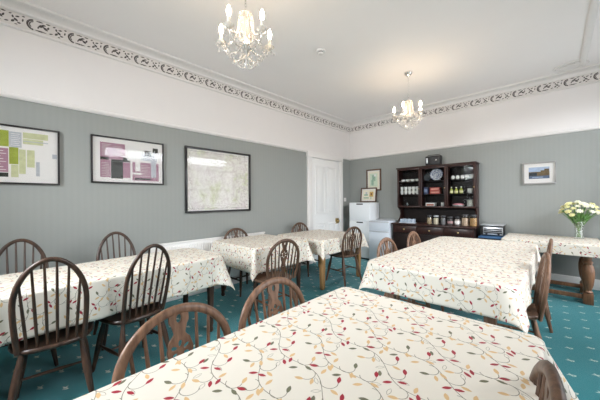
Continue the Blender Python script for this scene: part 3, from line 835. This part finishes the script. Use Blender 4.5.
# right bay
ep = thing('egg_cup', 'small white china pot in the row on the top shelf, right glazed door', 'pot', group='small white pots on the top shelf')
MB().lathe([(.020, 0), (.022, .004), (.030, .02), (.031, .042), (.026, .050), (.0, .050)], 14).build('pot_body', M['china'], ep)
MB().lathe([(.027, .0505), (.024, .060), (.008, .066), (.006, .074), (0, .076)], 12).build('lid', M['china'], ep)
for i in range(5):
    loc = (sx(2, .16+.19*i), yS-.06, SH[1]+.0005)
    if i == 0: ep.location = loc
    else: dup(ep, loc)
oil = plain('olive_oil', (.32, .34, .06), .25); ylab = plain('cream_label', (.72, .66, .36), .5)
for i in range(3):
    b_ = thing('bottle', ['squat olive-green bottle with cream label, leftmost of three on the shelf', 'squat olive-green bottle with cream label, middle of three on the shelf', 'squat olive-green bottle with cream label, rightmost of three on the shelf'][i], 'bottle', (sx(2, .09+.20*i), yS-.06, SH[0]+.0005), 0, 'olive-green bottles')
    h = [.085, .078, .085][i]
    MB().lathe([(.026, 0), (.028, .006), (.028, h*.75), (.012, h), (.010, h+.022), (0, h+.022)], 14).build('bottle_body', oil, b_)
    MB().lathe([(.0285, h*.15), (.0285, h*.6)], 14).build('bottle_label', ylab, b_)
    MB().lathe([(.012, h+.022), (.012, h+.036), (0, h+.037)], 12).build('cap', M['china'], b_)
for i in range(2):
    o = cup('small_bowl', 'white bowl, %s of the two stacked right of the olive-green bottles' % ['lower', 'upper'][i], 'bowl', None, .042, .048, False); o.location = (sx(2, .83), yS-.05, SH[0]+.0005+i*.034)
k = thing('cake_dish', 'white dish with a pink filling on the bottom shelf of the right cupboard', 'dish', (sx(2, .36), yS-.03, 1.1555))
MB().lathe([(.05, 0), (.09, .02), (.10, .036), (.094, .036), (.05, .01), (0, .01)], 20).build('dish', M['china'], k)
MB().lathe([(.088, .034), (.075, .055), (.04, .066), (0, .068)], 20).build('filling', plain('pink_icing', (.55, .22, .26), .5), k)
k = thing('canister', 'plain off-white canister at the right of the bottom shelf', 'canister', (sx(2, .83), yS-.03, 1.1555))
MB().lathe([(.047, 0), (.05, .004), (.05, .11), (.0, .11)], 20).build('canister_body', plain('stone_glaze', (.55, .56, .50), .4), k)
MB().lathe([(.052, .1105), (.052, .125), (.015, .13), (0, .13)], 20).build('lid', plain('stone_lid', (.50, .51, .46), .4), k)
# jars on the counter
def jar(label, x, r, h, cmat, lmat, lab=None):
    j = thing('storage_jar', label, 'jar', (x, BY-.30, .8305), 0, 'storage jars on the dresser counter')
    MB().lathe([(0, .006), (r-.005, .006), (r-.005, h*.78), (r*.6, h*.80), (0, h*.81)], 18).build('contents', cmat, j)
    MB().lathe([(r*.92, 0), (r, .006), (r, h*.84), (r*.82, h*.92), (r*.82, h)], 18).build('jar_body', M['jarglass'], j)
    MB().lathe([(r*.87, h-.004), (r*.87, h+.018), (r*.8, h+.022), (0, h+.022)], 18).build('lid', lmat, j)
    if lab: MB().lathe([(r+.0008, h*.25), (r+.0008, h*.58)], 18).build('jar_label', lab, j)
crm = plain('jar_cream', (.66, .58, .44), .6, vary=.2, scale=90); bei = plain('jar_oats', (.46, .34, .20), .6, vary=.5, scale=90); gr = plain('jar_grey', (.22, .21, .22), .6, vary=.5, scale=90)
dkb = plain('jar_dark', (.09, .075, .07), .6, vary=.5, scale=90); pkb = plain('jar_muesli', (.50, .36, .25), .6, vary=.6, scale=70); amb = plain('jar_amber', (.40, .22, .08), .6, vary=.5, scale=70)
jar('storage jar of brown flakes, leftmost on the counter', -1.70, .044, .145, bei, M['slot'])
jar('storage jar of cream powder, second from the left on the counter', -1.585, .048, .145, crm, M['silver'])
jar('storage jar of grey contents with dark lid, third from the left', -1.465, .046, .145, gr, M['slot'])
jar('storage jar of dark contents, fourth from the left on the counter', -1.35, .048, .130, dkb, M['slot'], plain('rose_label', (.35, .22, .22), .5))
jar('storage jar with white label, third from the right on the counter', -1.235, .046, .135, plain('jar_pale', (.52, .46, .44), .6, vary=.3), M['slot'], M['paperwhite'])
jar('large jar of muesli with dark lid, second from the right', -1.12, .056, .175, pkb, M['slot'])
jar('large jar of amber flakes with dark lid, rightmost on the counter', -1.00, .056, .175, amb, M['slot'])
# blue-white packets in a clear tray on the counter left
tr = thing('packet_tray', 'pale blue tray of sachets at the left end of the dresser counter', 'tray', (-2.11, BY-.29, .8305))
MB().box(-.15, .15, -.07, .07, 0, .012).build('tray_base', M['grey'], tr, bevel=.004)
sach = plain('sachet_blue', (.42, .50, .60), .4, vary=.25, scale=40)
for i in range(6):
    MB().box(-.135+.046*i, -.095+.046*i, -.05, .05, .012, .075+.006*(i % 2)).build('sachet_row', sach, tr, bevel=.006)
# radio on top
rdo = thing('radio', 'black portable radio on top of the dresser', 'radio', (-1.66, BY-.17, 1.9305))
MB().box(-.135, .135, -.055, .055, .008, .185).build('radio_case', M['black'], rdo, bevel=.012)
MB().box(-.118, -.088, -.0575, -.055, .05, .150).build('dial_panel', M['silver'], rdo, bevel=.001)
gs = MB()
for i in range(6): gs.box(-.05, .115, -.057, -.0552, .035+i*.021, .045+i*.021)
gs.build('speaker_grille', plain('grille_grey', (.03, .03, .032), .5), rdo)
MB().lathe([(0, 0), (.016, 0), (.014, .010), (0, .010)], 14, (.06, -.057, .10), axis=(0, -1, 0)).build('knob', M['chrome'], rdo)
MB().tube([(-.11, 0, .18), (-.10, 0, .205), (.10, 0, .205), (.11, 0, .18)], .006, 8).build('handle', M['black'], rdo)
for xx in (-.1, .1): MB().box(xx-.012, xx+.012, -.03, .03, 0, .0085).build('foot', M['black'], rdo)

# blue-topped stand with the music player, right of the dresser
bs = thing('low_stand', 'low dark stand with a blue top between dresser and flower table', 'stand', (-.735, 5.31, 0))
bl = plain('blue_cloth_top', (.03, .10, .22), .5)
MB().box(-.155, .155, -.235, .26, .672, .695).build('stand_top', bl, bs, bevel=.004)
MB().box(-.15, .15, -.22, .25, .06, .671).build('cabinet_body', M['mahog'], bs, bevel=.004)
for a_ in (-1, 1):
    for b_ in (-1, 1): MB().box(a_*.13-.018, a_*.13+.018, .015+b_*.21-.018, .015+b_*.21+.018, 0, .06).build('foot', M['mahog'], bs)
mp = thing('music_player', 'silver music player with dark front panel on the blue-topped stand', 'music player', (-.735, 5.37, .6955))
MB().box(-.145, .145, -.14, .14, .012, .165).build('casing', M['black'], mp, bevel=.006)
MB().box(-.152, .152, -.16, .145, .166, .182).build('top_lid', M['silver'], mp, bevel=.006)
MB().box(-.115, .145, -.146, -.1405, .02, .145).build('front_panel', M['silver'], mp, bevel=.001)
dv = MB()
for i in range(3): dv.box(-.105, .135, -.149, -.1462, .10-.028*i, .118-.028*i)
dv.build('display_strip', M['black'], mp)
for xx in (-.07, .09): MB().lathe([(0, 0), (.017, 0), (.015, .012), (0, .012)], 14, (xx, -.146, .037), axis=(0, -1, 0)).build('knob', M['black'], mp)
for xx in (-.11, .11): MB().box(xx-.02, xx+.02, -.1, .1, 0, .0125).build('foot', M['black'], mp)

# ------------------------------------------------------------------ vase and flowers
VX, VY, VZ = .24, 5.30, .7405
vs_ = thing('glass_vase', 'clear glass vase on the table by the back wall', 'vase', (VX, VY, VZ))
MB().lathe([(.0, 0), (.048, 0), (.050, .01), (.040, .07), (.042, .14), (.058, .235), (.0555, .235), (.039, .14), (.037, .07), (.044, .015), (0, .012)], 22).build('vase_body', M['vaseglass'], vs_, smooth=50)
MB().lathe([(0, .014), (.042, .016), (.036, .07), (.036, .10), (0, .10)], 18).build('water', glass_mat('water', (.95, .98, .94), .02, fac=.2), vs_)
stemm = plain('stem_green', (.10, .22, .05), .5, vary=.3); lf = plain('leaf_green', (.12, .26, .07), .5, vary=.3)
yw = plain('pale_yellow_petals', (.78, .74, .40), .6, vary=.2, scale=60); cw = plain('cream_petals', (.82, .80, .62), .6, vary=.12, scale=60)
blooms = []
for bmn, mt in ((0, yw), (1, cw)):
    m = MB()
    rr = random.Random(bmn)
    for ring, (cnt, tilt, ln) in enumerate(((9, .15, .040), (8, .6, .034), (6, 1.05, .024))):
        for k in range(cnt):
            a = 2*PI*(k+.5*ring)/cnt; d = Vector((math.cos(a)*math.cos(tilt), math.sin(a)*math.cos(tilt), math.sin(tilt)))
            m.tube([d*.004, d*ln*.6+Vector((0, 0, .003)), d*ln], [(.003, .003), (.010, .003), (.004, .002)], 6, flat=(-math.sin(a), math.cos(a), 0))
    m.ball((0, 0, .006), .012, 8)
    blooms.append(m)
meshes = {}
fl_rng = random.Random(5)
heads = []
tries = 0
while len(heads) < 42 and tries < 4000:
    tries += 1
    a = fl_rng.random()*2*PI; rr = math.sqrt(fl_rng.random())
    hx_, hy_ = rr*.185*math.cos(a), rr*.15*math.sin(a)
    hz = .31 + .17*math.sqrt(max(0, 1-rr*rr)) + .04*fl_rng.random()
    v = Vector((hx_, hy_, hz))
    if all((v-w_).length > .047 for w_ in heads): heads.append(v)
bm_me = []
for i, v in enumerate(heads):
    kind = 0 if (v.x < -.05 and fl_rng.random() < .8) or fl_rng.random() < .25 else 1
    fl = thing('flower', ['pale yellow flower in the glass vase', 'cream white flower in the glass vase'][kind], 'flower', (VX, VY, VZ), 0, ['yellow flowers in the vase', 'cream flowers in the vase'][kind])
    mid = Vector((v.x*.12, v.y*.12, .21)); foot = Vector((-v.x*.10, -v.y*.10, .02))
    pts = []
    for k in range(9):
        u_ = k/8; pts.append(foot*(1-u_)**2 + mid*2*u_*(1-u_) + v*u_*u_)
    st_ = MB().tube(pts, .0034, 6)
    st_.build('stem', stemm, fl)
    dirn = (pts[-1]-pts[-2]).normalized()
    if kind not in meshes:
        b_ = blooms[kind].build('bloom', [yw, cw][kind], fl); meshes[kind] = b_.data
    else: b_ = new_obj('bloom', meshes[kind], fl)
    b_.location = v; b_.rotation_euler = Vector((0, 0, 1)).rotation_difference((dirn+Vector((0, -.25, .25))).normalized()).to_euler()
    sc = .7+.35*fl_rng.random(); b_.scale = (sc, sc, sc)
    if True:
        p_ = pts[5]; d_ = Vector((fl_rng.uniform(-1, 1), fl_rng.uniform(-1, 1), .7)).normalized()
        lv = MB()
        lv.tube([p_, p_+d_*.03, p_+d_*.06, p_+d_*.085], [(.002, .001), (.011, .002), (.008, .002), (.001, .001)], 6); lv.build('leaf', lf, fl)

# ------------------------------------------------------------------ ceiling fittings
sd = thing('smoke_detector', 'small round white smoke detector on the ceiling', 'smoke detector', (-2.06, 2.55, CZ-.003))
MB().lathe([(0, -.022), (.052, -.022), (.056, -.012), (.056, 0), (0, 0)], 24).build('base', M['trim'], sd)
MB().lathe([(0, -.050), (.026, -.050), (.034, -.044), (.036, -.030), (0, -.030)], 20).build('sensor_cage', M['trim'], sd)
MB().lathe([(.033, -.031), (.033, -.021)], 16).build('vent_ring', M['slot'], sd)

def chandelier(label, x, y, rz):
    t = thing('chandelier', label, 'chandelier', (x, y, CZ), rz, 'crystal chandeliers')
    z = lambda w_: w_-CZ
    MB().lathe([(0, 0), (.055, 0), (.055, -.018), (.042, -.035), (.02, -.055), (.008, -.06), (0, -.06)], 20).build('canopy', M['chrome'], t)
    ch = MB()
    zz = -.06
    k = 0
    while zz > z(2.72):
        q = [(.008*math.cos(a)*(1 if k % 2 else 0), .008*math.cos(a)*(0 if k % 2 else 1), zz-.012+.015*math.sin(a)) for a in [2*PI*i/8 for i in range(9)]]
        ch.tube(q, .0018, 5); zz -= .023; k += 1
    ch.build('chain', M['chrome'], t)
    MB().lathe([(0, z(2.74)), (.010, z(2.735)), (.045, z(2.715)), (.040, z(2.70)), (.016, z(2.69)), (.020, z(2.64)), (.028, z(2.60)), (.018, z(2.56)), (.024, z(2.53)), (.050, z(2.50)), (.062, z(2.475)), (.050, z(2.455)), (.022, z(2.44)), (.012, z(2.41)), (0, z(2.40))], 20).build('column', M['crystal'], t, smooth=50)
    MB().lathe([(0, z(2.435)), (.030, z(2.445)), (.046, z(2.465)), (.030, z(2.462)), (0, z(2.45))], 18).build('hub', M['chrome'], t)
    drop = None; bead = None
    def octa(m, c, r, h):
        c = Vector(c); m.add([c+Vector((0, 0, h)), c+Vector((r, 0, 0)), c+Vector((0, r, 0)), c+Vector((-r, 0, 0)), c+Vector((0, -r, 0)), c-Vector((0, 0, h))],
              [(0, 1, 2), (0, 2, 3), (0, 3, 4), (0, 4, 1), (5, 2, 1), (5, 3, 2), (5, 4, 3), (5, 1, 4)])
    def beads(ps):
        P = [Vector(p) for p in ps]; Q = []; rr_ = []
        for p, q in zip(P, P[1:]):
            for f_, r_ in ((0, .0015), (.25, .0055), (.5, .0062), (.75, .0055)): Q.append(p.lerp(q, f_)); rr_.append(r_)
        Q.append(P[-1]); rr_.append(.0015)
        return MB().tube(Q, rr_, 6)
    dm = MB(); octa(dm, (0, 0, -.004), .004, .005); octa(dm, (0, 0, -.022), .0085, .015)
    first = [None]
    def drop_at(p):
        if first[0] is None:
            o = dm.build('crystal_drop', M['crystal'], t, smooth=0); first[0] = o.data
        else: o = new_obj('crystal_drop', first[0], t)
        o.location = p
    for i in range(5):
        a = 2*PI*i/5; ca, sa = math.cos(a), math.sin(a)
        P = [(.03, 2.475), (.07, 2.43), (.12, 2.425), (.175, 2.455), (.195, 2.50)]
        arm = MB().tube([(r_*ca, r_*sa, z(q)) for r_, q in P], [.007, .0065, .006, .006, .006], 8).build('arm', M['crystal'], t, smooth=60)
        c = (.195*ca, .195*sa, 0)
        MB().lathe([(0, z(2.495)), (.012, z(2.495)), (.030, z(2.508)), (.037, z(2.518)), (.035, z(2.516)), (.010, z(2.501)), (0, z(2.505))], 16, c).build('drip_pan', M['crystal'], arm)
        MB().lathe([(.012, z(2.506)), (.0125, z(2.575)), (0, z(2.577))], 12, c).build('candle_tube', plain('candle_white', (.85, .82, .74), .4) if 'candle_white' not in bpy.data.materials else bpy.data.materials['candle_white'], arm)
        MB().lathe([(.008, z(2.578)), (.014, z(2.595)), (.0165, z(2.61)), (.013, z(2.632)), (.006, z(2.65)), (0, z(2.66))], 12, c).build('bulb', M['bulb'], arm)
        for k in range(6):
            b_ = 2*PI*k/6; drop_at((c[0]+.036*math.cos(b_), c[1]+.036*math.sin(b_), z(2.518 - (.032 if k % 2 else 0))))
        # bead strings from the crown to the arm end, and swags between arms
        s = []
        for k in range(15):
            u_ = k/14; r_ = .042+(.150-.042)*u_; hh = 2.705 + (2.50-2.705)*u_ - .10*math.sin(PI*u_)*(1-.4*u_)
            s.append((r_*ca, r_*sa, z(hh)))
        beads(s).build('bead_string', M['crystal'], t, smooth=0)
        s = []; a2 = a+2*PI/5
        for k in range(15):
            u_ = k/14; p0 = Vector((.165*ca, .165*sa)); p1 = Vector((.165*math.cos(a2), .165*math.sin(a2))); q = p0.lerp(p1, u_)
            s.append((q.x, q.y, z(2.495-.085*math.sin(PI*u_))))
        beads(s).build('bead_string', M['crystal'], t, smooth=0)
        s = []
        for k in range(12):
            u_ = k/11; r_ = .16*(1-u_)+.012*u_; hh = 2.475 - .12*math.sin(PI/2*u_)
            s.append((r_*math.cos(a+.63), r_*math.sin(a+.63), z(hh-.045)))
        beads(s).build('bead_string', M['crystal'], t, smooth=0)
        for da in (.2, .83):
            beads([((.046+.012*math.sin(PI*k/14))*math.cos(a+da), (.046+.012*math.sin(PI*k/14))*math.sin(a+da), z(2.715-.20*k/14)) for k in range(15)]).build('bead_string', M['crystal'], t, smooth=0)
        for u_, dz in ((.2, .055), (.4, .085), (.6, .085), (.8, .055)):
            q = Vector((.165*ca, .165*sa)).lerp(Vector((.165*math.cos(a2), .165*math.sin(a2))), u_); drop_at((q.x, q.y, z(2.493-dz)))
        for da, r_, hh in ((.3, .09, 2.40), (.95, .09, 2.40), (.63, .05, 2.37)): drop_at((r_*math.cos(a+da), r_*math.sin(a+da), z(hh)))
        for r_, hh in ((.12, 2.42), (.07, 2.375)): drop_at((r_*ca, r_*sa, z(hh)))
        drop_at((.12*math.cos(a+.63), .12*math.sin(a+.63), z(2.40)))
    MB().lathe([(0, z(2.405)), (.006, z(2.40)), (.005, z(2.355)), (.016, z(2.33)), (.010, z(2.305)), (0, z(2.295))], 12).build('finial', M['crystal'], t)
chandelier('lit crystal chandelier nearer the camera, cut off by the top edge', -1.69, 1.19, .014)
chandelier('lit crystal chandelier further away, hanging in front of the dresser wall', -1.52, 3.88, -1.546)

# ------------------------------------------------------------------ camera and light
cam = bpy.data.cameras.new('camera'); cam.sensor_width = 36; cam.lens = 267/600*36; cam.clip_start = .05
co = bpy.data.objects.new('camera', cam); col.objects.link(co)
co.matrix_world = Matrix.Translation((0, 0, 1.3)) @ Matrix.Rotation(R(43.64), 4, 'Z') @ Matrix.Rotation(PI/2, 4, 'X') @ Matrix.Rotation(R(-.45), 4, 'Z')
C.camera = co
wd = bpy.data.worlds.new('overcast_sky'); C.world = wd; wd.use_nodes = True
bg = wd.node_tree.nodes['Background']; bg.inputs[0].default_value = (.92, .95, 1, 1); bg.inputs[1].default_value = 5.0
def sky_patch(loc, aim, sx_, sy_, power, colour):
    l = bpy.data.lights.new('daylight', 'AREA'); l.shape = 'RECTANGLE'; l.size = sx_; l.size_y = sy_; l.energy = power; l.color = colour
    o = bpy.data.objects.new('daylight', l); col.objects.link(o)
    o.location = loc; o.rotation_euler = Vector(aim).to_track_quat('-Z', 'Y').to_euler()
sky_patch((RX+1.4, 2.9, 3.6), (-1, 0, -1.1), 6.5, 2.4, 1700, (.90, .95, 1))
sky_patch(((FW0+FW1)/2, FY-1.4, 3.0), (0, 1, -.6), 2.6, 2.0, 1050, (.90, .96, 1))  # added lamp outside the added end-wall window, brightens the back wall
vs = C.view_settings
vs.view_transform = 'Standard'; vs.look = 'None'; vs.exposure = -.48; vs.gamma = 1; vs.use_curve_mapping = False
C.display_settings.display_device = 'sRGB'
C.cycles.max_bounces = 10; C.cycles.diffuse_bounces = 6; C.cycles.transparent_max_bounces = 24
C.cycles.sample_clamp_indirect = 4
C.cycles.use_denoising = True
